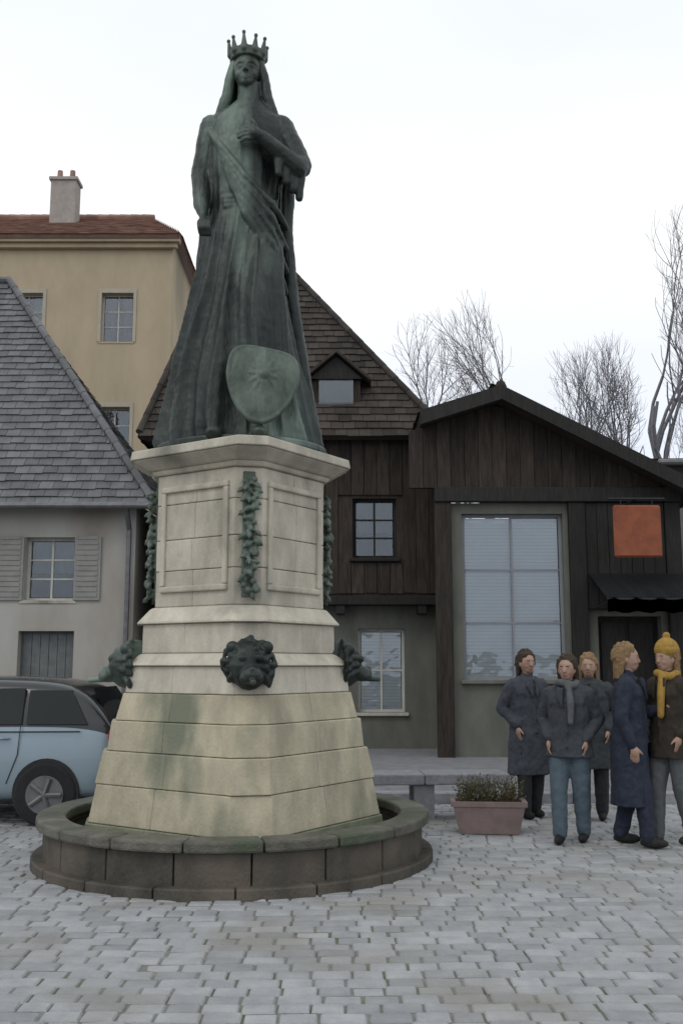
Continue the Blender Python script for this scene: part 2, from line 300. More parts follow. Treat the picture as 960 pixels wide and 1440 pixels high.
# arm on the right of the photo: bent, hand on chest, wide sleeve hanging from the elbow
chain(bm, [((.31, 0, 3.02), .12), ((.50, -.08, 2.62), .105), ((.46, -.17, 2.56), .10), ((.18, -.33, 2.74), .062)])
for q in range(4): chain(bm, [((.50 - .06 * q, -.12 - .04 * q, 2.58 + .02 * q), .06), ((.49 - .06 * q, -.12 - .05 * q, 2.3 + .05 * q), .035)])
chain(bm, [((.16, -.345, 2.755), .052), ((.10, -.36, 2.775), .052)])
for q, ln in enumerate((.10, .125, .12, .095)):
    z_ = 2.825 - q * .034; chain(bm, [((.08, -.365, z_), .021), ((.08 - ln * .55, -.36, z_ + .004), .018), ((.08 - ln, -.33, z_ - .006), .015)])
chain(bm, [((.13, -.36, 2.80), .022), ((.10, -.37, 2.865), .019), ((.075, -.36, 2.90), .016)])
# arm on the left: hanging down, hand gathering the robe
chain(bm, [((-.31, 0, 3.02), .12), ((-.40, -.03, 2.55), .095), ((-.37, -.2, 2.2), .07), ((-.345, -.26, 2.08), .046)])
ball(bm, (-.335, -.30, 2.01), .055, (.75, .9, 1.2))
for q in range(4): chain(bm, [((-.365 + q * .028, -.335, 1.985), .018), ((-.36 + q * .028, -.36, 1.92), .017), ((-.35 + q * .026, -.335, 1.865), .015)])
chain(bm, [((-.29, -.30, 2.03), .019), ((-.265, -.34, 1.97), .016)])
# veil falling from the head to the shoulders
for q in range(11):
    a = PI * (-.08 + 1.16 * q / 10); c_, s_ = math.cos(a), math.sin(a)
    chain(bm, [((.10 * c_, .01 + .1 * s_, 3.67), .05), ((.16 * c_, .0 + .15 * s_, 3.5), .045), ((.19 * c_, .01 + .17 * s_, 3.3), .05), ((.27 * c_, .03 + .22 * s_, 3.08), .05), ((.31 * c_, .05 + .3 * s_, 2.7), .035)])
for s, x in ((1, .20), (-1, -.16)): ball(bm, (x, -.60, .08), .085, (.9, 1.7, .7))
disp(disp(obj('figure', bm, bronze, st, True, remesh=.0105, sm=0), .16, .016), .05, .006)
bm = BM()
ball(bm, (0, -.005, 3.645), .15, (.86, 1.0, 1.12), seg=24); ball(bm, (0, -.06, 3.555), .10, (.88, .95, 1.1), seg=20); ball(bm, (0, -.12, 3.485), .042, (1, .8, .8)); cap(bm, (0, 0, 3.3), (0, -.01, 3.55), .085)
chain(bm, [((0, -.145, 3.635), .013), ((0, -.178, 3.575), .02)]); 
for s in (-1, 1):
    ball(bm, (s * .017, -.165, 3.57), .014); chain(bm, [((s * .02, -.148, 3.652), .013), ((s * .06, -.135, 3.662), .013), ((s * .095, -.1, 3.645), .011)]); ball(bm, (s * .045, -.133, 3.622), .0175, (1.3, .6, .7)); ball(bm, (s * .065, -.095, 3.56), .045, (.8, .8, 1))
chain(bm, [((-.035, -.142, 3.517), .008), ((0, -.158, 3.521), .012), ((.035, -.142, 3.517), .008)]); chain(bm, [((-.028, -.14, 3.503), .009), ((0, -.153, 3.5), .013), ((.028, -.14, 3.503), .009)])
bmesh.ops.transform(bm, matrix=Matrix.Translation((0, -.02, -.09)), verts=bm.verts); obj('head', bm, bronze, st, True, remesh=.007, sm=1)
bm = BM(); tube(bm, (0, .01, 3.74), (0, .01, 3.82), .158, .168, 28); 
for q in range(10):
    a = q * PI / 5 + .2; x, y = .155 * math.cos(a), .155 * math.sin(a); cap(bm, (x, y + .01, 3.79), (x * 1.14, y * 1.14 + .01, 3.895 + .02 * (q % 2)), .034, .012); ball(bm, (x * 1.15, y * 1.15 + .01, 3.91 + .02 * (q % 2)), .019)
bmesh.ops.transform(bm, matrix=Matrix.Translation((0, -.02, -.09)), verts=bm.verts); obj('crown', bm, bronze2, st, True, remesh=.008)
st.scale = (1.04, 1.04, 1.062)
def shp(a):
    c, q = math.cos(a), math.sin(a)
    return (.31 * math.copysign(abs(c) ** .55, c), .30 * abs(q) ** .5) if q >= 0 else (.31 * math.copysign(abs(c) ** 1.0, c) * (1 - .12 * abs(q)), -.46 * abs(q) ** 1.15)
bm = BM()  # shield leaning at the knees
rs = []
for k in range(10):
    t = k / 9; rs.append([(*[shp(a)[0] * math.sin(PI / 2 * t + .001)], -.07 * math.cos(PI / 2 * t) , shp(a)[1] * math.sin(PI / 2 * t + .001)) for a in [2 * PI * i / 48 for i in range(48)]])
rs.append([(shp(a)[0] * .9, .05, shp(a)[1] * .9) for a in [2 * PI * i / 48 for i in range(48)]]); rings(bm, rs)
chain(bm, [((shp(2 * PI * i / 40)[0] * .95, -.012, shp(2 * PI * i / 40)[1] * .95), .024) for i in range(41)])
for i in range(12):
    a = i * PI / 6; cap(bm, (.05 * math.cos(a), -.065, .07 * math.sin(a)), (.2 * math.cos(a), -.035, .28 * math.sin(a)), .026, .012)
ball(bm, (0, -.06, 0), .06)
sh = obj('shield', bm, bronze2, st, True, remesh=.011, sm=1); sh.location = (.22, -.61, .53); sh.rotation_euler = (R(-12), R(8), R(12)); sh.scale = (.95, .95, .9); sh['label'] = 'lighter green shield at the foot of the robe'
bm = BM(); ngon_prism(bm, [(.74 * math.cos(2 * PI * i / 48), .66 * math.sin(2 * PI * i / 48)) for i in range(48)], 0, .07); obj('bronze_plate', bm, bronze, st, bevel=.02)
# ---------------------------------------------------------------- building kit
def wall(name, x0, x1, z0, z1, y, th, ops, m, parent, back=True):
    """wall facing -Y with real openings (x0,x1,z0,z1)"""
    xs = sorted({x0, x1, *[o[0] for o in ops], *[o[1] for o in ops]}); zs = sorted({z0, z1, *[o[2] for o in ops], *[o[3] for o in ops]}); bm = BM()
    for a, b in zip(xs, xs[1:]):
        run = None
        for c, d in zip(zs, zs[1:]):
            inside = any(o[0] <= (a + b) / 2 <= o[1] and o[2] <= (c + d) / 2 <= o[3] for o in ops)
            if inside:
                if run: box(bm, a, b, y, y + th, *run); run = None
            else: run = (run[0], d) if run else (c, d)
        if run: box(bm, a, b, y, y + th, *run)
    bmesh.ops.remove_doubles(bm, verts=bm.verts, dist=.0001)
    return obj(name, bm, m, parent)
def window(p, x0, x1, z0, z1, y, fm, gm, nx=2, nz_=2, sill=True, sm_=None, style=None):
    style = style or ('blind' if gm is pale_glass else rnd.choice(('curtain', 'curtain', 'half', 'none')))
    gm = glass
    f = BM(); t = .05
    box(f, x0, x1, y, y + .06, z0, z0 + t); box(f, x0, x1, y, y + .06, z1 - t, z1); box(f, x0, x0 + t, y, y + .06, z0 + t, z1 - t); box(f, x1 - t, x1, y, y + .06, z0 + t, z1 - t)
    iw = (x1 - x0 - 2 * t); ih = z1 - z0 - 2 * t
    for i in range(1, nx): c = x0 + t + iw * i / nx; box(f, c - .018, c + .018, y + .008, y + .05, z0 + t, z1 - t)
    for i in range(1, nz_): c = z0 + t + ih * i / nz_; box(f, x0 + t, x1 - t, y + .012, y + .046, c - .014, c + .014)
    fo = obj('window', f, fm, p)
    for i in range(nx):
        for j in range(nz_):
            a = x0 + t + iw * i / nx + .02; b = x0 + t + iw * (i + 1) / nx - .02; c = z0 + t + ih * j / nz_ + .016; d = z0 + t + ih * (j + 1) / nz_ - .016
            g_ = BM(); tl = rnd.uniform(-.006, .006); box(g_, a - .003, b + .003, y + .028 + tl * .3, y + .034 + tl * .3, c - .003, d + .003); obj('pane', g_, gm, fo)
    if style == 'blind':
        c_ = BM(); zz = z0 + t
        while zz < z1 - t - .02: box(c_, x0 + t + .01, x1 - t - .01, y + .075, y + .082 + .004 * math.sin(zz * 40), zz, zz + .055); zz += .058
        obj('blind', c_, blind_m, fo, kind='stuff')
    elif style != 'none':
        for s_ in (0, 1):
            cw = (x1 - x0) * (.34 if style == 'curtain' else .5); a = x0 + t if not s_ else x1 - t - cw; c_ = BM(); zt = z1 - t; zb = z0 + .02 if style == 'curtain' else z0 + (z1 - z0) * .45; n_ = 16
            top_ = [c_.verts.new((a + cw * i / n_, y + .13 + .022 * math.sin(i * 1.7), zt)) for i in range(n_ + 1)]; bot_ = [c_.verts.new((a + cw * (i / n_ * (.9 if style == 'curtain' else 1) + (.1 * s_ if style == 'curtain' else 0)), y + .13 + .034 * math.sin(i * 1.7 + .4), zb)) for i in range(n_ + 1)]
            for i in range(n_): c_.faces.new((bot_[i], bot_[i + 1], top_[i + 1], top_[i]))
            bmesh.ops.solidify(c_, geom=list(c_.faces), thickness=.004); obj('curtain', c_, curtain_m, fo, True)
    if sill: s_ = BM(); box(s_, x0 - .06, x1 + .06, y - .22, y + .02, z0 - .06, z0 - .002); obj('sill', s_, sm_ or stone, fo, bevel=.01)
    return fo
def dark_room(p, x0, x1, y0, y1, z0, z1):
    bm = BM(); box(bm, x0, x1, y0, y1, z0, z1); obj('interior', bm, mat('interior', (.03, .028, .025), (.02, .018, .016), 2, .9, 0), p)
def roof_plane(p, poly, m, tw=.24, th_=.2, base_m=None, thick=.018, n='roof_tile'):
    """tiles laid on a planar polygon given eaves first: poly[0]->poly[1] runs along the eaves"""
    P = [Vector(q) for q in poly]; u = (P[1] - P[0]).normalized(); nrm = Vector((0, 0, 0))
    for i in range(len(P)): nrm += P[i].cross(P[(i + 1) % len(P)])
    nrm.normalize(); 
    if nrm.z < 0: nrm = -nrm
    vv = nrm.cross(u).normalized(); 
    if vv.z < 0: vv = -vv
    q2 = [((q - P[0]).dot(u), (q - P[0]).dot(vv)) for q in P]
    b = BM(); top = [b.verts.new(q) for q in P]; bot = [b.verts.new(q - nrm * .12) for q in P]; b.faces.new(top); b.faces.new(bot[::-1])
    for i in range(len(P)): b.faces.new((top[i], bot[i], bot[(i + 1) % len(P)], top[(i + 1) % len(P)]))
    bmesh.ops.recalc_face_normals(b, faces=b.faces); ro = obj('roof', b, base_m or m, p)
    t = BM(); vmax = max(q[1] for q in q2); row = 0; v0 = -.04
    while v0 < vmax:
        vm = min(max(v0 + th_ * .5, .001), vmax - .001); xs = []
        for i in range(len(q2)):
            a, c = q2[i], q2[(i + 1) % len(q2)]
            if (a[1] - vm) * (c[1] - vm) < 0: xs.append(a[0] + (c[0] - a[0]) * (vm - a[1]) / (c[1] - a[1]))
        if len(xs) >= 2:
            lo, hi = min(xs), max(xs); x = lo - (row % 2) * tw / 2
            while x < hi:
                a = max(x, lo) + .004; c = min(x + tw, hi) - .004
                if c - a > .03:
                    j = rnd.uniform(-.012, .012); lift = rnd.uniform(.0, .008)
                    def W(uu, v_, h): return P[0] + u * uu + vv * v_ + nrm * h
                    vs = [W(a, v0 + j, .034 + lift), W(c, v0 + j, .034 + lift), W(c, v0 + th_ * 1.15, .010), W(a, v0 + th_ * 1.15, .010)]
                    lw = [W(a, v0 + j, .034 + lift - thick), W(c, v0 + j, .034 + lift - thick)]
                    A = [t.verts.new(q) for q in vs]; B = [t.verts.new(q) for q in lw]
                    t.faces.new(A); t.faces.new((B[0], B[1], A[1], A[0])); t.faces.new((A[0], A[3], B[0])); t.faces.new((A[1], B[1], A[2]))
                x += tw
        v0 += th_; row += 1
    obj(n, t, m, p, kind='stuff'); return ro
def ridge(p, a, b, m, r=.09):
    bm = BM(); a = Vector(a); b = Vector(b); n = max(2, int((b - a).length / .4))
    for i in range(n): tube(bm, a + (b - a) * (i / n), a + (b - a) * ((i + 1.08) / n), r, r * .88, 8)
    obj('ridge_tile', bm, m, p, kind='stuff')
def chimney(p, x, y, z0, z1, s, m):
    b = BM(); box(b, x - s, x + s, y - s * .7, y + s * .7, z0, z1, bev=.01); box(b, x - s - .06, x + s + .06, y - s * .7 - .06, y + s * .7 + .06, z1 + .002, z1 + .12, bev=.01)
    c = obj('chimney', b, m, p); k = BM()
    for q in (-.5, .5): tube(k, (x + s * q, y, z1 + .12), (x + s * q, y, z1 + .5), .11, .09, 10)
    obj('chimney_pot', k, red_tile, c)
def gutter(p, x0, x1, y, z):
    b = BM(); tube(b, (x0, y - .08, z), (x1, y - .08, z), .065, n=10); obj('gutter', b, metal, p); b = BM(); tube(b, (x1 - .45, y - .05, z), (x1 - .45, y + .26, z - .4), .045, n=8); tube(b, (x1 - .45, y + .26, z - .38), (x1 - .45, y + .26, .1), .045, n=8); obj('downpipe', b, metal, p)
# ---------------------------------------------------------------- tan building at the back left
tb = thing('tan_building', 'tall tan building with red roof tiles behind the grey roofed house', 'building')
X0, X1, YB, H = -20.5, -5.35, 30, 15.0
ops = [(x, x + 1.0, z, z + 1.6) for x in (-18.4, -15.7, -13.0, -10.4, -7.55) for z in (1.2, 4.6, 7.9, 11.6)]
wall('wall', X0, X1, 0, H, YB, .4, ops, tan, tb); dark_room(tb, X0 + .1, X1 - .1, YB + .8, YB + 10, .1, H - .1)
bm = BM(); box(bm, X0, X0 + .3, YB + .402, YB + 12, 0, H); box(bm, X1 - .3, X1, YB + .402, YB + 12, 0, H); box(bm, X0, X1, YB + 12.002, YB + 12.3, 0, H); obj('side_wall', bm, tan, tb)
for o in ops: window(tb, o[0], o[1], o[2], o[3], YB + .2, white_p, glass, 2, 3, True, tan)
for o in ops:
    bm = BM()
    for a, b in ((o[0] - .1, o[0]), (o[1], o[1] + .1)): box(bm, a, b, YB - .03, YB - .002, o[2] - .0, o[3] + .14)
    box(bm, o[0] - .003, o[1] + .003, YB - .033, YB - .002, o[3] + .002, o[3] + .143)
    obj('window_surround', bm, mat('surround', (.46, .42, .34), (.4, .36, .29), 3, .9, .2), tb)
bm = BM(); box(bm, X0 - .15, X1 + .15, YB - .18, YB - .003, H - .35, H - .2); box(bm, X0 - .25, X1 + .25, YB - .3, YB - .003, H - .198, H + .02); obj('cornice', bm, tan, tb, bevel=.02)
roof_plane(tb, [(X0 - .3, YB - .4, H), (X1 + .3, YB - .4, H), (X1 - 1.6, YB + 4.8, H + 2.9), (X0 - .3, YB + 4.8, H + 2.9)], red_tile, .3, .3)
roof_plane(tb, [(X1 + .3, YB - .4, H), (X1 + .3, YB + 11, H), (X1 - 1.6, YB + 4.8, H + 2.9)], red_tile, .3, .3)
ridge(tb, (X0, YB + 4.8, H + 2.98), (X1 - 1.6, YB + 4.8, H + 2.98), red_tile, .14)
chimney(tb, -9.9, YB + 3.6, H + 2.0, H + 3.7, .45, mat('chimney_render', (.4, .36, .33), (.3, .27, .25), 4, .9, .2)); chimney(tb, -14.9, YB + 3.6, H + 2.0, H + 3.6, .45, MC['chimney_render'])
# ---------------------------------------------------------------- grey roofed house at left
gh = thing('slate_roofed_house', 'low grey house with a steep slate hip roof left of the monument', 'building')
X0, X1, YB, H = -14, -3.75, 18, 4.55
ops = [(-12.9, -11.9, 2.7, 3.95), (-10.6, -9.6, 2.7, 3.95), (-8.3, -7.3, 2.7, 3.95), (-5.75, -4.85, 2.75, 3.9), (-12.9, -11.9, .95, 2.1), (-8.3, -7.3, .95, 2.1), (-5.8, -4.8, .12, 2.2)]
wall('wall', X0, X1, .1, H, YB, .4, ops, grey_render, gh); dark_room(gh, X0 + .2, X1 - .2, YB + .8, YB + 6, .2, H - .1)
bm = BM(); box(bm, X1 - .3, X1, YB + .402, YB + 7, .1, H); obj('side_wall', bm, grey_render, gh); bm = BM(); box(bm, X0, X0 + .3, YB + .402, YB + 7, .1, H); obj('side_wall', bm, grey_render, gh)
for o in ops[:-1]: window(gh, o[0], o[1], o[2], o[3], YB + .2, white_p, glass, 2, 3)
o = ops[-1]; bm = BM(); box(bm, o[0], o[1], YB + .2, YB + .25, .12, 2.2); 
for k in range(6): box(bm, o[0] + .05 + k * .155, o[0] + .05 + k * .155 + .145, YB + .175, YB + .198, .16, 2.15)
d_ = obj('door', bm, mat('door_grey', (.15, .16, .16), (.1, .11, .11), 6, .6, .2), gh); bm = BM(); cap(bm, (-5.0, YB + .13, 1.05), (-5.12, YB + .13, 1.05), .012); obj('handle', bm, metal, d_)
for o in ops[:4]:
    for s in (-1, 1):
        w2 = .48; a = o[0] - w2 - .01 if s < 0 else o[1] + .01; b = BM(); box(b, a, a + w2, YB - .04, YB - .004, o[2], o[3])
        for k in range(12): box(b, a + .05, a + w2 - .05, YB - .052, YB - .042, o[2] + .06 + k * .095, o[2] + .06 + k * .095 + .06)
        obj('shutter', b, mat('shutter_paint', (.28, .275, .26), (.22, .216, .2), 5, .6, .15), gh)
bm = BM(); box(bm, X0 - .03, X1 + .03, YB - .03, YB - .003, .1, .7); obj('plinth', bm, olive_render, gh)
e_ = .35; zr = 10.1; yr = YB + 3.4
roof_plane(gh, [(X0 - e_, YB - e_, H - .1), (X1 + e_, YB - e_, H - .1), (-7.5, yr, zr), (X0 - e_, yr, zr)], slate, .26, .2)
roof_plane(gh, [(X1 + e_, YB - e_, H - .1), (X1 + e_, YB + 7.2, H - .1), (-7.5, yr, zr)], slate, .26, .2)
ridge(gh, (X1 + e_, YB - e_, H), (-7.5, yr, zr + .1), slate, .08); ridge(gh, (X0, yr, zr + .08), (-7.5, yr, zr + .08), slate, .09); gutter(gh, X0 - e_, X1 + e_, YB - e_, H - .13)
chimney(gh, -9.6, yr, zr - .5, zr + 1.1, .4, MC['chimney_render'])
# ---------------------------------------------------------------- steep brown roofed house behind the statue
bh = thing('steep_roofed_house', 'dark timber house with a steep brown roof directly behind the statue', 'building')
X0, X1, YB, H = -3.35, 1.75, 17.9, 5.75
ops = [(-2.9, -2.1, 3.5, 4.6), (-1.3, -.5, 3.5, 4.6), (.2, 1.0, 3.5, 4.6)]
wall('wall', X0, X1, 2.82, H, YB, .3, ops, timber, bh)
ops2 = [(-2.9, -1.9, .9, 2.3), (-1.2, -.2, .12, 2.35), (.3, 1.15, .75, 2.25)]
wall('wall', X0 + .12, X1 - .02, .1, 2.8, YB + .35, .35, ops2, olive_render, bh); dark_room(bh, X0 + .3, X1 - .4, YB + 1.1, YB + 8, .2, H - .1)
bm = BM(); box(bm, X0, X0 + .3, YB + .71, YB + 8, .1, H); obj('side_wall', bm, timber, bh); bm = BM(); box(bm, X1 - .3, X1, YB + .71, YB + 8, .1, H); obj('side_wall', bm, timber, bh)
for o in ops: window(bh, o[0], o[1], o[2], o[3], YB + .12, timber2, glass, 2, 3, True, timber2)
window(bh, *ops2[0], YB + .5, white_p, pale_glass, 3, 2); window(bh, *ops2[2], YB + .5, white_p, pale_glass, 2, 2)
o = ops2[1]; bm = BM(); box(bm, o[0], o[1], YB + .5, YB + .55, .12, 2.35)
for k in range(2):
    for j in range(3): box(bm, o[0] + .08 + .45 * k, o[0] + .45 + .45 * k, YB + .48, YB + .498, .25 + j * .7, .85 + j * .7, bev=.008)
d_ = obj('door', bm, timber2, bh); bm = BM(); ball(bm, (o[0] + .08, YB + .45, 1.15), .03); obj('handle', bm, metal, d_)
bx_ = [X0 + .01 + k * .2349 for k in range(20)]
for k in range(22):   # weatherboards between floor and eaves: one board each where no window is
    xa = X0 + k * .235; xb = xa + .228
    spans = [(2.86, H - .02)]
    for o in ops:
        if xb > o[0] - .05 and xa < o[1] + .05: spans = [(2.86, o[2] - .09), (o[3] + .06, H - .02)]
    for s_ in spans: b = BM(); box(b, xa + rnd.uniform(0, .006), xb - rnd.uniform(0, .006), YB - .03 - rnd.uniform(0, .014), YB - .003, s_[0] + (rnd.uniform(0, .02) if s_[0] < 2.9 else 0), s_[1]); obj('weatherboard', b, timber, bh)
bm = BM()
box(bm, X0 - .04, X1 - .0, YB - .08, YB + .34, 2.66, 2.815)
obj('jetty_beam', bm, timber2, bh, bevel=.012)
for x in (X0 + .15, -1.55, -.02, 1.45): bm = BM(); box(bm, x - .08, x + .08, YB - .05, YB + .33, 2.5, 2.655); obj('bracket', bm, timber2, bh, bevel=.012)
A = (X0 - .3, YB - .35, H - .05); B_ = (X1 + .15, YB - .35, H - .05); rz_ = 10.25; yr = YB + 2.6; l_, r_ = -2.65, -1.35
roof_plane(bh, [A, B_, (r_, yr, rz_), (l_, yr, rz_)], brown_tile, .22, .19)
roof_plane(bh, [B_, (X1 + .15, YB + 8, H - .05), (r_, yr, rz_)], brown_tile, .22, .19)
roof_plane(bh, [(X0 - .3, YB + 8, H - .05), A, (l_, yr, rz_)], brown_tile, .22, .19)
ridge(bh, (l_, yr, rz_ + .06), (r_, yr, rz_ + .06), brown_tile); ridge(bh, (B_[0], B_[1], B_[2] + .06), (r_, yr, rz_ + .06), brown_tile, .07); ridge(bh, (A[0], A[1], A[2] + .06), (l_, yr, rz_ + .06), brown_tile, .07)
# dormer on the front slope
bm = BM(); box(bm, -.55, .35, YB + .1, YB + 1.6, 6.1, 6.95); dm = obj('dormer', bm, timber, bh)
window_x = BM(); box(window_x, -.42, .22, YB + .06, YB + .095, 6.22, 6.88); obj('pane', window_x, glass, dm)
bm = BM()
for s in (-1, 1): 
    q = [(-.1, YB - .1, 7.4), (-.1, YB + 2.1, 7.4), (-.1 + s * .65, YB + 1.9, 6.85), (-.1 + s * .65, YB - .1, 6.85)]; t_ = [bm.verts.new(p) for p in q]; b2 = [bm.verts.new((p[0], p[1], p[2] - .06)) for p in q]
    bm.faces.new(t_); bm.faces.new(b2[::-1]); [bm.faces.new((t_[i], b2[i], b2[(i + 1) % 4], t_[(i + 1) % 4])) for i in range(4)]
bmesh.ops.recalc_face_normals(bm, faces=bm.faces); obj('dormer_roof', bm, brown_tile, dm)
bm = BM(); v_ = [bm.verts.new(p) for p in ((-.6, YB + .02, 6.86), (.4, YB + .02, 6.86), (-.1, YB + .02, 7.3), (-.6, YB + .1, 6.86), (.4, YB + .1, 6.86), (-.1, YB + .1, 7.3))]
for f in ((0, 1, 2), (5, 4, 3), (0, 2, 5, 3), (2, 1, 4, 5)): bm.faces.new([v_[i] for i in f])
obj('dormer_gable', bm, timber2, dm)
# ---------------------------------------------------------------- low gabled dark house at right
rh = thing('low_gabled_house', 'dark house with a low brown gable roof and a tall pale grey window at right', 'building')
X0, X1, YB, H = 1.7, 5.65, 16.6, 4.25
PX0, PX1, PZ0, PZ1 = 2.02, 3.72, 1.35, 4.12
wall('wall', X0, X1, .1, 4.3, YB, .35, [(PX0, PX1, PZ0, PZ1), (4.25, 5.3, .12, 2.4)], olive_render, rh); dark_room(rh, X0 + .3, X1 - .3, YB + .9, YB + 8, .2, 4.1)
f = window(rh, PX0, PX1, PZ0, PZ1, YB + .12, mat('pale_frame', (.24, .25, .27), (.2, .21, .23), 6, .5, .1), pale_glass, 2, 3, True, olive_render)
for x0, x1 in ((X0 - .14, X0 + .14), (3.8, 4.08), (X1 - .24, X1 + .02)):
    b = BM(); box(b, x0, x1, YB - .12, YB - .003, .1, 4.3); obj('post', b, timber if x0 < 2 else timber2, rh, bevel=.015)
b = BM(); box(b, X0 - .14, X1 + .04, YB - .16, YB - .003, 4.303, 4.55); obj('lintel_beam', b, timber2, rh, bevel=.015)
b = BM(); box(b, 4.085, X1 - .245, YB - .06, YB - .004, 2.5, 4.3); obj('boarding', b, timber2, rh)
for k in range(7): b = BM(); box(b, 4.09 + k * .188, 4.09 + k * .188 + .179, YB - .085 - rnd.uniform(0, .006), YB - .063, 2.52, 4.29); obj('board', b, timber2, rh)
pk = 2.65; pz = 6.15; ez = 4.42; ex = 6.0
for k in range(20):     # gable boards
    xa = 1.15 + k * .235; xb = xa + .227
    def top(x): return (pz - (x - pk) * (pz - ez) / (ex - pk) if x > pk else pz - (pk - x) * .32) - .14
    if min(top(xa), top(xb)) < 4.57: continue
    b = BM(); yy = YB - .05 - rnd.uniform(0, .01); q = [(xa, 4.555), (xb, 4.555), (xb, top(xb)), (xa, top(xa))]
    A_ = [b.verts.new((x, yy, z)) for x, z in q]; B2 = [b.verts.new((x, yy + .12, z)) for x, z in q]; b.faces.new(A_); b.faces.new(B2[::-1]); [b.faces.new((A_[i], B2[i], B2[(i + 1) % 4], A_[(i + 1) % 4])) for i in range(4)]
    bmesh.ops.recalc_face_normals(b, faces=b.faces); obj('gable_board', b, timber, rh)
roof_plane(rh, [(ex, YB - .55, ez), (ex, YB + 8, ez), (pk, YB + 8, pz), (pk, YB - .55, pz)], brown_tile, .24, .22)
roof_plane(rh, [(1.3, YB + 8, pz - .43), (1.3, YB - .55, pz - .43), (pk, YB - .55, pz), (pk, YB + 8, pz)], brown_tile, .24, .22)
ridge(rh, (pk, YB - .55, pz + .05), (pk, YB + 8, pz + .05), brown_tile)
b = BM()
for (xa, za), (xb, zb) in (((pk, pz), (ex, ez)), ((pk, pz), (1.3, pz - .43))):
    q = [(xa, za + .04), (xb, zb + .04), (xb, zb - .2), (xa, za - .2)]; A_ = [b.verts.new((x, YB - .62, z)) for x, z in q]; B2 = [b.verts.new((x, YB - .56, z)) for x, z in q]
    b.faces.new(A_); b.faces.new(B2[::-1]); [b.faces.new((A_[i], B2[i], B2[(i + 1) % 4], A_[(i + 1) % 4])) for i in range(4)]
bmesh.ops.recalc_face_normals(b, faces=b.faces); obj('bargeboard', b, timber2, rh)
b = BM(); box(b, 4.25, 5.3, YB + .2, YB + .26, .12, 2.4); box(b, 4.34, 4.74, YB + .17, YB + .198, .3, 2.3); box(b, 4.81, 5.21, YB + .17, YB + .198, .3, 2.3); obj('shop_door', b, timber2, rh)
b = BM(); box(b, X1 - .3, X1, YB + .352, YB + 8, .1, 4.4); obj('side_wall', b, olive_render, rh)
# black awning over the shop door
aw = thing('shop_awning', 'black sloping cloth awning above the shop door of the dark house', 'awning', (0, 0, 0))
b = BM(); n_ = 14
rs = [(4.1 + 1.55 * i / n_, .02 * math.sin(i * 1.9)) for i in range(n_ + 1)]
for (xa, da), (xb, db) in zip(rs, rs[1:]):
    P = [(xa, YB - .1, 3.1), (xb, YB - .1, 3.1), (xb, YB - 1.2, 2.62 + db), (xa, YB - 1.2, 2.62 + da)]; Q = [(xa, YB - 1.22, 2.6 + da), (xb, YB - 1.22, 2.6 + db), (xb, YB - 1.22, 2.4 + db), (xa, YB - 1.22, 2.4 + da)]
    for q in (P, Q): b.faces.new([b.verts.new(p) for p in q])
bmesh.ops.solidify(b, geom=list(b.faces), thickness=.008); obj('canopy', b, mat('black_cloth', (.025, .026, .03), (.018, .019, .022), 20, .9, .3), aw)
b = BM(); 
for x in (4.12, 5.63): tube(b, (x, YB - .09, 2.5), (x, YB - 1.18, 2.55), .015)
tube(b, (4.1, YB - 1.19, 2.6), (5.67, YB - 1.19, 2.6), .02); obj('awning_frame', b, blackm, aw)
# rust red hanging sign
sg = thing('hanging_panel', 'square rust red panel on an iron bracket above the black awning', 'sign', (0, 0, 0))
b = BM(); box(b, 4.32, 5.08, YB - .95, YB - .89, 3.28, 4.12, bev=.03); obj('sign_panel', b, rust, sg)
b = BM(); tube(b, (4.25, YB - .92, 4.22), (5.15, YB - .92, 4.22), .02); tube(b, (4.7, YB - .07, 4.22), (4.7, YB - .92, 4.22), .022); tube(b, (4.7, YB - .07, 3.7), (4.7, YB - .7, 4.2), .015)
for x in (4.45, 4.95): tube(b, (x, YB - .92, 4.1), (x, YB - .92, 4.22), .008)
obj('bracket', b, blackm, sg)
# pale grey-brown building at the right edge
eb = thing('grey_brown_house', 'grey brown rendered house at the far right behind the dark gable', 'building')
X0, X1, YB2, H = 6.05, 16, 18.5, 5.35
ops = [(6.7, 7.6, 3.0, 4.3), (9.6, 10.5, 3.0, 4.3), (6.6, 7.8, .3, 2.4), (9.6, 10.8, .9, 2.3)]
wall('wall', X0, X1, .1, H, YB2, .4, ops, mat('brown_render', (.21, .19, .185), (.15, .14, .135), 2, .9, .2), eb); dark_room(eb, X0 + .2, X1 - .2, YB2 + .8, YB2 + 7, .2, H - .1)
for o in ops: window(eb, *o, YB2 + .2, white_p, glass, 2, 3)
b = BM(); box(b, X0, X0 + .3, YB2 + .402, YB2 + 7, .1, H); obj('side_wall', b, MC['brown_render'], eb)
roof_plane(eb, [(X0 - .2, YB2 - .4, H), (X1, YB2 - .4, H), (X1, YB2 + 4, H + .9), (X0 - .2, YB2 + 4, H + .9)], brown_tile, .26, .24); gutter(eb, X0 - .2, X1, YB2 - .4, H - .05)
# dim house wall closing the gap between the two dark houses
# ---------------------------------------------------------------- low stone bench and planter
bn = thing('stone_bench', 'low pale grey stone bench on the paving right of the basin', 'bench', (.85, 10.9, 0), R(4))
for k in range(2): b = BM(); box(b, -.9 + k * .903, k * .903 - .003, -.24, .24, .36, .47); obj('seat_slab', b, kerb_m, bn, bevel=.015)
for x in (-.65, 0, .65): b = BM(); box(b, x - .11, x + .11, -.18, .18, -.02, .36); obj('leg', b, kerb_m, bn, bevel=.012)
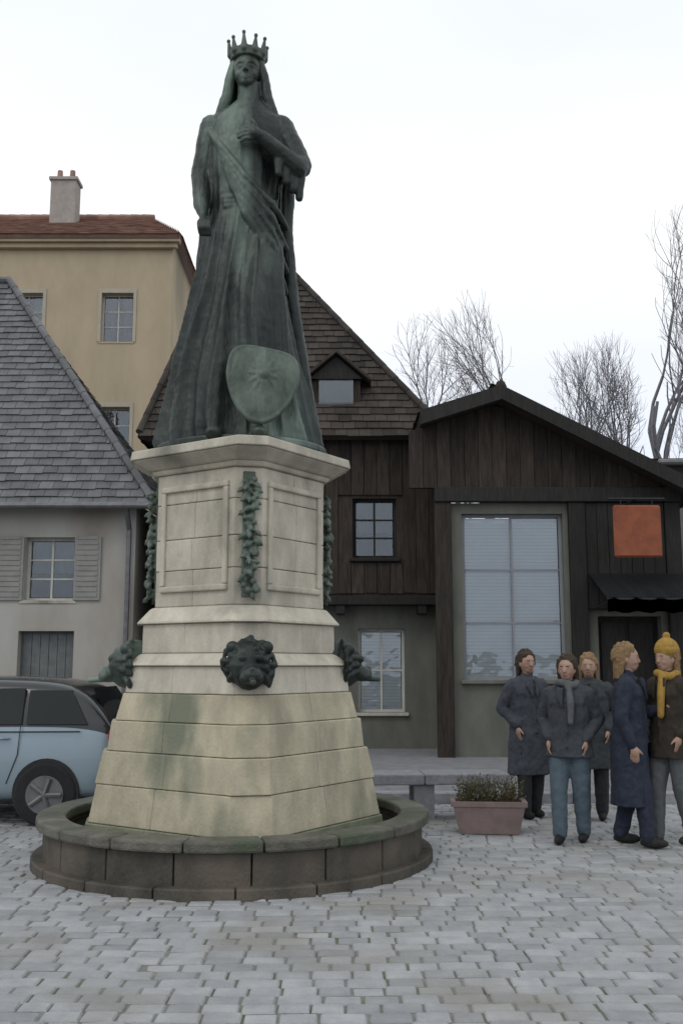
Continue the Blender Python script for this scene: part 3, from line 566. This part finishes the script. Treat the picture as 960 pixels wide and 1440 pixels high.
# reddish terracotta planter
pl = thing('clay_planter', 'reddish clay trough with dry winter plants in front of the stone bench', 'planter', (1.42, 9.95, 0), R(-5)); pl.scale = (.85, .85, .85)
b = BM(); rings(b, [[(x * s, y * s, z) for x, y in ((-.4, -.17), (.4, -.17), (.4, .17), (-.4, .17))] for s, z in ((.82, 0), (1, .3), (1.07, .3), (1.07, .36), (.93, .36), (.9, .3))]); obj('trough', b, mat('clay', (.25, .185, .175), (.18, .135, .125), 6, .85, .2), pl, bevel=.01)
b = BM()
for k in range(260):
    x, y = rnd.uniform(-.33, .33), rnd.uniform(-.12, .12); h = rnd.uniform(.1, .34); dx, dy = rnd.uniform(-.12, .12), rnd.uniform(-.12, .12)
    p = Vector((x, y, .3)); q = Vector((x + dx, y + dy, .3 + h)); tube(b, p, q, .004, .002, 3, False)
    for m_ in range(3):
        c = p.lerp(q, rnd.uniform(.4, 1)); u = Vector((rnd.uniform(-1, 1), rnd.uniform(-1, 1), rnd.uniform(-.3, 1))).normalized() * .035; s_ = u.orthogonal().normalized() * .012
        b.faces.new([b.verts.new(c), b.verts.new(c + u * .5 + s_), b.verts.new(c + u), b.verts.new(c + u * .5 - s_)])
obj('winter_plants', b, mat('dry_leaf', (.10, .10, .05), (.07, .05, .03), 12, .9, 0), pl, kind='stuff')
# ---------------------------------------------------------------- bare trees
def tree(loc, height, spread, seed, label, depth=6, rmax=2.0):
    r = random.Random(seed); t = thing('bare_tree', label, 'tree', loc, 0, 'bare winter trees beyond the roofs')
    tr = BM(); cr_ = BM()
    def grow(p, d, ln, rad, lv):
        if p.z > height * 1.27 or (lv > 2 and p.x ** 2 + p.y ** 2 > (rmax * r.uniform(1.05, 1.5)) ** 2): return
        segs = 3; q = p
        for s in range(segs):
            h_ = Vector((q.x, q.y, 0)); over = max(0, h_.length / rmax - .9); d = d - (h_.normalized() * min(.22, over * .3) if h_.length > .01 else Vector()) + Vector((0, 0, .12 * over))
            d = (d + Vector((r.gauss(0, .075), r.gauss(0, .075), r.gauss(0.015, .06)))).normalized(); n_ = q + d * ln / segs; r2 = rad * (1 - .3 * (s + 1) / segs)
            tube(tr if lv < 2 else cr_, q, n_, rad * (1 - .3 * s / segs), r2, 8 if lv < 2 else (5 if lv < 4 else 3), False); q = n_
            if lv >= 1 and lv < depth and s < segs - 1 and r.random() < .95:
                a = r.uniform(0, 2 * PI); o_ = d.orthogonal().normalized(); o_ = Matrix.Rotation(a, 3, d) @ o_; grow(q, (d * .75 + o_ * .75).normalized(), ln * r.uniform(.5, .7), r2 * .55, lv + 1)
        if lv < depth:
            k_ = 3 if lv else 4; a0 = r.uniform(0, 6)
            for k in range(k_):
                a = a0 + 2 * PI * k / k_; o_ = Matrix.Rotation(a, 3, d) @ d.orthogonal().normalized(); sp = r.uniform(.5, 1.1) * spread
                grow(q, (d + o_ * sp + Vector((0, 0, .15))).normalized(), ln * r.uniform(.62, .8), rad * .56, lv + 1)
    grow(Vector((0, 0, 0)), Vector((0, 0, 1)), height * .36, height * .0175, 0)
    obj('trunk', tr, bark, t, True); obj('crown', cr_, bark, t, kind=None)
tree((4.15, 38, 0), 14.3, .42, 3, 'wider bare grey tree whose crown shows above the roofs right of the statue', rmax=1.8, depth=6)
tree((10.4, 40, 0), 13.6, .42, 8, 'smaller bare grey tree whose crown shows above the right end of the gable roof', rmax=1.4, depth=6)
tree((16.3, 42, 0), 17.5, .42, 12, 'tall bare grey tree cut off by the right edge of the view', rmax=1.6)
# ---------------------------------------------------------------- parked car at left
def car(loc, rz, label):
    t = thing('parked_car', label, 'car', loc, rz)
    paint = mat('pale_blue_paint', (.27, .34, .39), (.255, .325, .375), 2, .3, 0, .35, spec=.5, coat=.6)
    # x: rear at 0, front at -4.1 ; y 0 = side facing the camera .. 1.75
    st_ = [(0.0, .36, .80, .80, .70), (-.06, .28, .92, .93, .80), (-.18, .24, .96, 1.12, .85), (-.45, .22, .97, 1.40, .87), (-.9, .2, .97, 1.46, .875), (-1.6, .2, .96, 1.48, .875), (-2.3, .2, .94, 1.43, .875), (-2.75, .2, .92, 1.20, .875), (-3.1, .2, .90, .985, .87), (-3.6, .22, .84, .90, .83), (-3.95, .28, .74, .78, .74), (-4.1, .38, .62, .64, .62)]
    def sec(x, zb, zw, zr_, hw):
        top_w = hw if zr_ - zw < .06 else hw * (.995 - .33 * (zr_ - zw)) ; pts = [(-hw * .93, zb), (-hw, zb + .12), (-hw * 1.0, (zb + zw) / 2), (-hw * .975, zw), (-top_w, zw + (zr_ - zw) * .86), (-top_w * .86, zr_ - .005), (0, zr_ + .02)]
        return [(x, .875 + y, z) for y, z in pts] + [(x, .875 - y, z) for y, z in pts[-2::-1]]
    bm = BM(); rings(bm, [sec(*s) for s in st_]); o = obj('body', bm, paint, t, True)
    o.data.materials.append(mat('black_roof_paint', (.02, .022, .024), (.015, .016, .018), 2, .25, 0, .2, spec=.5, coat=.5))
    for p in o.data.polygons:
        if p.center.z > .965: p.material_index = 1
    q = o.modifiers.new('s', 'SUBSURF'); q.levels = 2; q.render_levels = 2
    def sidewin(n, pts, m, y=-.0):
        bm = BM(); 
        def yy(z): return .875 - .8725 * (.975 + .012 - .33 * max(0, z - .95) * .9) - .012
        A_ = [bm.verts.new((x, yy(z), z)) for x, z in pts]; B2 = [bm.verts.new((x, yy(z) + .03, z)) for x, z in pts]; bm.faces.new(A_); bm.faces.new(B2[::-1])
        for i in range(len(pts)): bm.faces.new((A_[i], B2[i], B2[(i + 1) % len(pts)], A_[(i + 1) % len(pts)]))
        bmesh.ops.recalc_face_normals(bm, faces=bm.faces); obj(n, bm, m, t)
    cg = mat('car_glass', (.02, .025, .027), (.015, .02, .02), 1, .12, 0, spec=.25)
    sidewin('side_window', [(-.33, 1.0), (-.95, 1.0), (-.95, 1.34), (-.52, 1.34)], cg); sidewin('side_window', [(-1.0, 1.0), (-1.72, 1.0), (-1.72, 1.36), (-1.0, 1.36)], cg); sidewin('side_window', [(-1.78, 1.0), (-2.72, .99), (-2.3, 1.33), (-1.78, 1.36)], cg)
    bm = BM(); v_ = [bm.verts.new(p) for p in ((-.13, .2, 1.0), (-.13, 1.55, 1.0), (-.36, 1.42, 1.36), (-.36, .33, 1.36))]; bm.faces.new(v_); bmesh.ops.solidify(bm, geom=list(bm.faces), thickness=-.03); obj('rear_window', bm, cg, t)
    for yy_ in (.08, 1.67):
        bm = BM(); ball(bm, (-.1, yy_ + (.06 if yy_ < 1 else -.06), .86), .1, (.7, .8, 1.4)); obj('tail_light', bm, mat('tail_red', (.35, .02, .015), (.3, .015, .01), 3, .2, 0), t, True)
    bm = BM(); box(bm, -.05, .07, .12, 1.63, .3, .46, bev=.03); obj('bumper', bm, mat('bumper', (.035, .037, .04), (.03, .03, .033), 6, .6, .1), t)
    bm = BM(); box(bm, .0, .03, .62, 1.13, .6, .71, bev=.005); obj('number_plate', bm, white_p, t)
    for x in (-.72, -3.35):
        for s, yw in ((0, .02), (1, 1.73)):
            yo = yw - .045 if not s else yw + .045; bm = BM(); yi = yw + (.2 if not s else -.2)
            tube(bm, (x, yo, .31), (x, yi, .31), .31, n=28); wo = obj('wheel', bm, mat('tyre', (.022, .022, .025), (.015, .015, .017), 9, .85, .2), t, bevel=.02)
            bm = BM(); tube(bm, (x, yo - (.012 if not s else -.012), .31), (x, yo + (.02 if not s else -.02), .31), .19, n=24)
            for k in range(5): a = k * 2 * PI / 5; tube(bm, (x, yo - .02 if not s else yo + .02, .31), (x + .17 * math.cos(a), yo - .02 if not s else yo + .02, .31 + .17 * math.sin(a)), .025, n=6)
            obj('rim', bm, metal, wo)
    for x in (-.72, -3.35): bm = BM(); tube(bm, (x, -.004, .33), (x, .07, .33), .335, n=32); obj('wheel_arch', bm, blackm, t)
    for q in ([(-1.0, .0, .98), (-1.02, -.004, .7), (-1.12, -.004, .42)], [(-1.75, .0, .98), (-1.78, -.004, .6), (-1.78, -.004, .36)], [(-2.76, .0, .96), (-2.86, -.004, .7), (-2.8, -.004, .4)]): bm = BM(); chain(bm, [(p, .0045) for p in q]); obj('door_seam', bm, blackm, t)
    for x in (-1.12, -1.9): bm = BM(); cap(bm, (x, -.02, .86), (x - .17, -.02, .865), .014); obj('door_handle', bm, paint, t, True)
    bm = BM(); cap(bm, (-.4, -.005, .93), (-2.8, -.005, .92), .007); obj('trim_strip', bm, blackm, t)
car((-2.25, 10.3, 0), 0, 'pale blue car with a dark roof at the left edge, rear end beside the basin')
# ---------------------------------------------------------------- people
def person(loc, rz, label, top, legm, hairm, hat=None, coat_len=.35, h=1.72, bag=None, step=.12, skin=None, scarf=None, pose=('hang', 'hang'), seed=0, hairlong=False):
    k = h / 1.72; t = thing('person', label, 'person', loc, rz); t.scale = (k, k, k)
    skin = skin or mat('skin', (.40, .255, .19), (.33, .20, .15), 12, .55, .05)
    rp = random.Random(seed); hw = rp.uniform(.94, 1.07)
    b = BM(); lf, rf = (-.09, -step, 0), (.10, step, 0)     # faces -Y
    def leg(b, s, fy, g_=0):
        knee = (s * .095, fy * .45 - .04, .50); chain(b, [((s * .085, 0, .90), .095 + g_), (knee, .062 + g_), ((s * .09, fy, .10), .042 + g_ * 1.3)])
    def arm(b, s, g_=0, hand=True):
        ps = pose[0 if s < 0 else 1]; sh_, el, wr = {'hang': ((s * .18, .01, 1.385), (s * .245, .05, 1.12), (s * .235, -.06 - .03 * s, .885)), 'pockets': ((s * .18, .01, 1.385), (s * .27, .10, 1.14), (s * .175, -.075, .965)), 'hold': ((s * .18, .01, 1.385), (s * .235, .02, 1.12), (s * .09, -.26, 1.17))}[ps]
        if ps == 'hold' and hand: cap(b, (wr[0] - s * .0, wr[1] - .03, wr[2] + .02), (wr[0] - s * .02, wr[1] - .075, wr[2] + .03), .03, .034); [chain(b, [((wr[0] - s * .035, wr[1] - .06 - q * .018, wr[2] + .055 - .012 * q), .0095), ((wr[0] - s * .06, wr[1] - .075 - q * .014, wr[2] + .03 - .012 * q), .009)]) for q in range(4)]; chain(b, [((wr[0], wr[1] - .04, wr[2] + .05), .011), ((wr[0] - s * .03, wr[1] - .06, wr[2] + .08), .0095)]); hand = False
        chain(b, [(sh_, .052 + g_), (el, .04 + g_), (wr, .028 + g_)])
        if hand:
            wx, wy, wz = wr; ball(b, (wx, wy - .02, wz - .06), .04, (.6, .95, 1.2))
            for q in range(4):
                y_ = wy - .05 + q * .021; l_ = (.06, .075, .07, .055)[q]; chain(b, [((wx, y_, wz - .09), .0095), ((wx - s * .012, y_, wz - .09 - l_ * .6), .009), ((wx - s * .03, y_, wz - .09 - l_), .0075)])
            chain(b, [((wx - s * .01, wy - .05, wz - .045), .011), ((wx - s * .02, wy - .085, wz - .085), .009)])
    for s, fy in ((-1, -step), (1, step)): leg(b, s, fy)
    chain(b, [((0, 0, .92), .13), ((0, .01, 1.15), .12), ((0, .01, 1.30), .11)]); cap(b, (-.13, .01, 1.37), (.13, .01, 1.37), .058); chain(b, [((0, .015, 1.42), .055), ((0, -.005, 1.54), .05)])
    for s in (-1, 1): arm(b, s)
    ball(b, (0, -.01, 1.62), .098, (.8, 1.0, 1.16)); ball(b, (0, -.05, 1.555), .052, (.95, .85, .95)); chain(b, [((0, -.095, 1.625), .008), ((0, -.112, 1.59), .012)]); ball(b, (0, -.094, 1.558), .011, (1.9, .6, .6))
    for s in (-1, 1): ball(b, (s * .08, .0, 1.605), .022, (.4, .8, 1.3)); ball(b, (s * .03, -.088, 1.638), .011, (1.6, .6, .5)); ball(b, (s * .035, -.07, 1.585), .022)
    obj('body', b, skin, t, True, remesh=.0095, sm=1)
    for s in (-1, 1): b = BM(); ball(b, (s * .030, -.0925, 1.619), .0062, (1.3, .7, .8)); obj('eye', b, timber2, t, True)
    b = BM()
    for s, fy in ((-1, -step), (1, step)): leg(b, s, fy, .02)
    ball(b, (0, 0, .93), .155, (1, .8, .8))
    disp(obj('trousers', b, legm, t, True, remesh=.011, sm=1), .07, .016)
    b = BM()   # coat: torso loft with hem flare plus sleeves
    prof_ = [(1.42, .10, .08), (1.40, .16, .10), (1.34, .205, .125), (1.2, .2, .135), (1.05, .19, .14), (.95, .205, .15), (.85, .22, .16), (.95 - coat_len, .235, .175)]
    rr_ = []
    for z_, a_, b_ in prof_: rr_.append([(a_ * math.cos(th) * (1 + .02 * math.sin(7 * th + z_ * 20)), .01 + b_ * math.sin(th) * (1 + .03 * math.sin(5 * th + z_ * 15)), z_) for th in [2 * PI * i / 28 for i in range(28)]])
    rings(b, rr_[::-1]); bmesh.ops.recalc_face_normals(b, faces=b.faces)
    for s in (-1, 1): arm(b, s, .02, False)
    chain(b, [((-.08, .03, 1.45), .035), ((0, .075, 1.47), .035), ((.08, .03, 1.45), .035), ((.03, -.07, 1.43), .028), ((-.03, -.07, 1.43), .028)])
    cap(b, (-.15, .01, 1.365), (.15, .01, 1.365), .088); cap(b, (-.1, .01, 1.41), (.1, .01, 1.41), .068); cap(b, (-.06, 0, 1.3), (.06, 0, 1.3), .135); chain(b, [((0, .01, 1.40), .085), ((0, .01, 1.475), .07)])
    for q in range(5): chain(b, [((.012, -.13 - .004 * q, 1.33 - q * .09), .012), ((.012, -.134 - .004 * q, 1.25 - q * .09), .012)])
    for s in (-1, 1): chain(b, [((s * .13, -.09, 1.02), .02), ((s * .17, -.05, .98), .018)])
    disp(disp(obj('coat', b, top, t, True, remesh=.0095, sm=1), .12, .026), .04, .008)
    if scarf: b = BM(); chain(b, [((.085 * math.cos(2 * PI * q / 12), .0 + .085 * math.sin(2 * PI * q / 12), 1.475 + .015 * math.sin(q)), .038) for q in range(13)]); chain(b, [((.03, -.1, 1.46), .035), ((.06, -.155, 1.3), .035), ((.055, -.165, 1.12), .03)]); obj('scarf', b, scarf, t, True, remesh=.011, sm=1)
    for s in (-1, 1): b = BM(); cap(b, (s * .018, -.103, 1.642), (s * .045, -.094, 1.645), .0035); obj('eyebrow', b, hairm, t, True)
    b = BM(); cap(b, (-.018, -.1, 1.556), (.018, -.1, 1.556), .0045); obj('lips', b, mat('lips', (.26, .10, .085), (.2, .08, .07), 9, .5, 0), t, True)
    for q in range(4 if coat_len > .3 else 3): b = BM(); ball(b, (.022, -.152 - .004 * q, 1.28 - q * .13), .011, (1, .5, 1), seg=8); obj('button', b, blackm, t, True)
    for s in (-1, 1): b = BM(); rings(b, [[(s * .012, -.135, 1.43), (s * .07, -.10, 1.45), (s * .085, -.125, 1.38), (s * .02, -.150, 1.26)], [(s * .012, -.150, 1.43), (s * .07, -.120, 1.455), (s * .09, -.142, 1.38), (s * .02, -.166, 1.26)]]); bmesh.ops.recalc_face_normals(b, faces=b.faces); obj('lapel', b, top, t, bevel=.004)
    for s, fy in ((-1, -step), (1, step)): b = BM(); ball(b, (s * .09, fy - .05, .045), .05, (.9, 2.5, .9)); cap(b, (s * .09, fy, .07), (s * .09, fy, .13), .055); obj('shoe', b, timber2, t, True, remesh=.01, sm=1)
    b = BM(); ball(b, (0, .02, 1.655), .108, (.86, .98, 1.06)); ball(b, (0, .06, 1.58), .085, (.95, .7, 1.1))
    ball_cut = [v_ for v_ in b.verts if v_.co.y < -.055 and v_.co.z < 1.69]
    for v_ in ball_cut: v_.co.y = -.05 + (v_.co.y + .055) * .1
    for q in range(46):
        a = rp.uniform(0, 2 * PI); el = rp.uniform(.1, 1.35); u_ = Vector((math.cos(a) * math.cos(el), math.sin(a) * math.cos(el), math.sin(el)))
        if u_.y < -.35 and u_.z < .45: continue
        p = Vector((.092 * u_.x, .02 + .103 * u_.y, 1.655 + .112 * u_.z)); p2 = p + Vector((u_.x * .018, .008 + u_.y * .006, -.06 - .02 * rp.random())); cap(b, p, p2, .016, .009)
    if rp.random() < .5 or hairlong:
        for q in range(12): a = .15 + q * .26; cap(b, (.08 * math.cos(a), .02 + .075 * math.sin(a), 1.62), (.085 * math.cos(a), .035 + .075 * math.sin(a), 1.44 + rp.uniform(0, .03)), .028, .014)
    disp(obj('hair', b, hairm, t, True, remesh=.007, sm=0), .03, .012)
    if hat:
        b = BM(); ball(b, (0, .012, 1.70), .116, (.9, 1.02, .95)); tube(b, (0, .012, 1.668), (0, .01, 1.71), .108, .112, 20); ball(b, (0, .015, 1.825), .035); obj('knit_hat', b, hat, t, True, remesh=.01, sm=1)
    if bag:
        b = BM(); box(b, .2, .32, -.16, .2, .62, .95, bev=.03); bo = obj('shoulder_bag', b, bag, t); b = BM(); chain(b, [((.26, -.13, .94), .012), ((.2, -.08, 1.3), .012), ((.1, .0, 1.475), .012), ((.18, .1, 1.3), .012), ((.26, .17, .94), .012)]); obj('strap', b, bag, bo)
    return t
navy = mat('navy_cloth', (.03, .038, .062), (.018, .022, .038), 20, .9, .4, fine=200)
blueg = mat('slate_blue_cloth', (.10, .135, .165), (.07, .095, .12), 16, .9, .4, fine=200)
charc = mat('charcoal_cloth', (.035, .036, .04), (.022, .023, .026), 18, .9, .4, fine=200)
brownj = mat('brown_cloth', (.045, .036, .027), (.028, .022, .017), 18, .9, .4, fine=200)
greyt = mat('grey_trousers', (.12, .125, .13), (.085, .09, .095), 18, .9, .3, fine=200)
hair_b = mat('brown_hair', (.06, .04, .025), (.03, .02, .013), 30, .7, .5, stretch=(3, 3, .5)); hair_l = mat('fair_hair', (.28, .18, .09), (.18, .11, .05), 30, .7, .5, stretch=(3, 3, .5))
person((2.62, 9.25, 0), R(70), 'person in a long dark navy coat, in front of the group at right', navy, navy, hair_l, None, .6, 1.76, bag=brownj, pose=('hang', 'hold'), seed=1, hairlong=True)
person((2.1, 9.4, 0), R(-25), 'person in a dark grey jacket and scarf with slate blue trousers', mat('grey_blue_cloth', (.062, .068, .08), (.04, .044, .054), 18, .9, .4, fine=200), blueg, hair_b, None, .16, 1.66, step=.10, scarf=greyt, pose=('pockets', 'pockets'), seed=2)
person((3.0, 9.3, 0), R(-60), 'person in a brown jacket with ochre knit hat and scarf at the right edge', brownj, greyt, hair_l, ochre, .2, 1.76, scarf=ochre, pose=('hold', 'pockets'), seed=3, hairlong=True)

person((2.0, 10.9, 0), R(20), 'person in a long dark slate coat with dark brown hair, leftmost of the group', mat('dark_slate_cloth', (.07, .078, .095), (.045, .05, .062), 18, .9, .4, fine=200), charc, hair_b, None, .5, 1.72, pose=('pockets', 'hang'), seed=5, step=.05)
person((2.62, 10.7, 0), R(-15), 'fair haired person in a dark grey coat at the back of the group', mat('dark_grey_cloth', (.05, .056, .062), (.035, .04, .044), 18, .9, .4, fine=200), charc, hair_l, None, .4, 1.68, pose=('pockets', 'pockets'), seed=6, step=.06, hairlong=True)
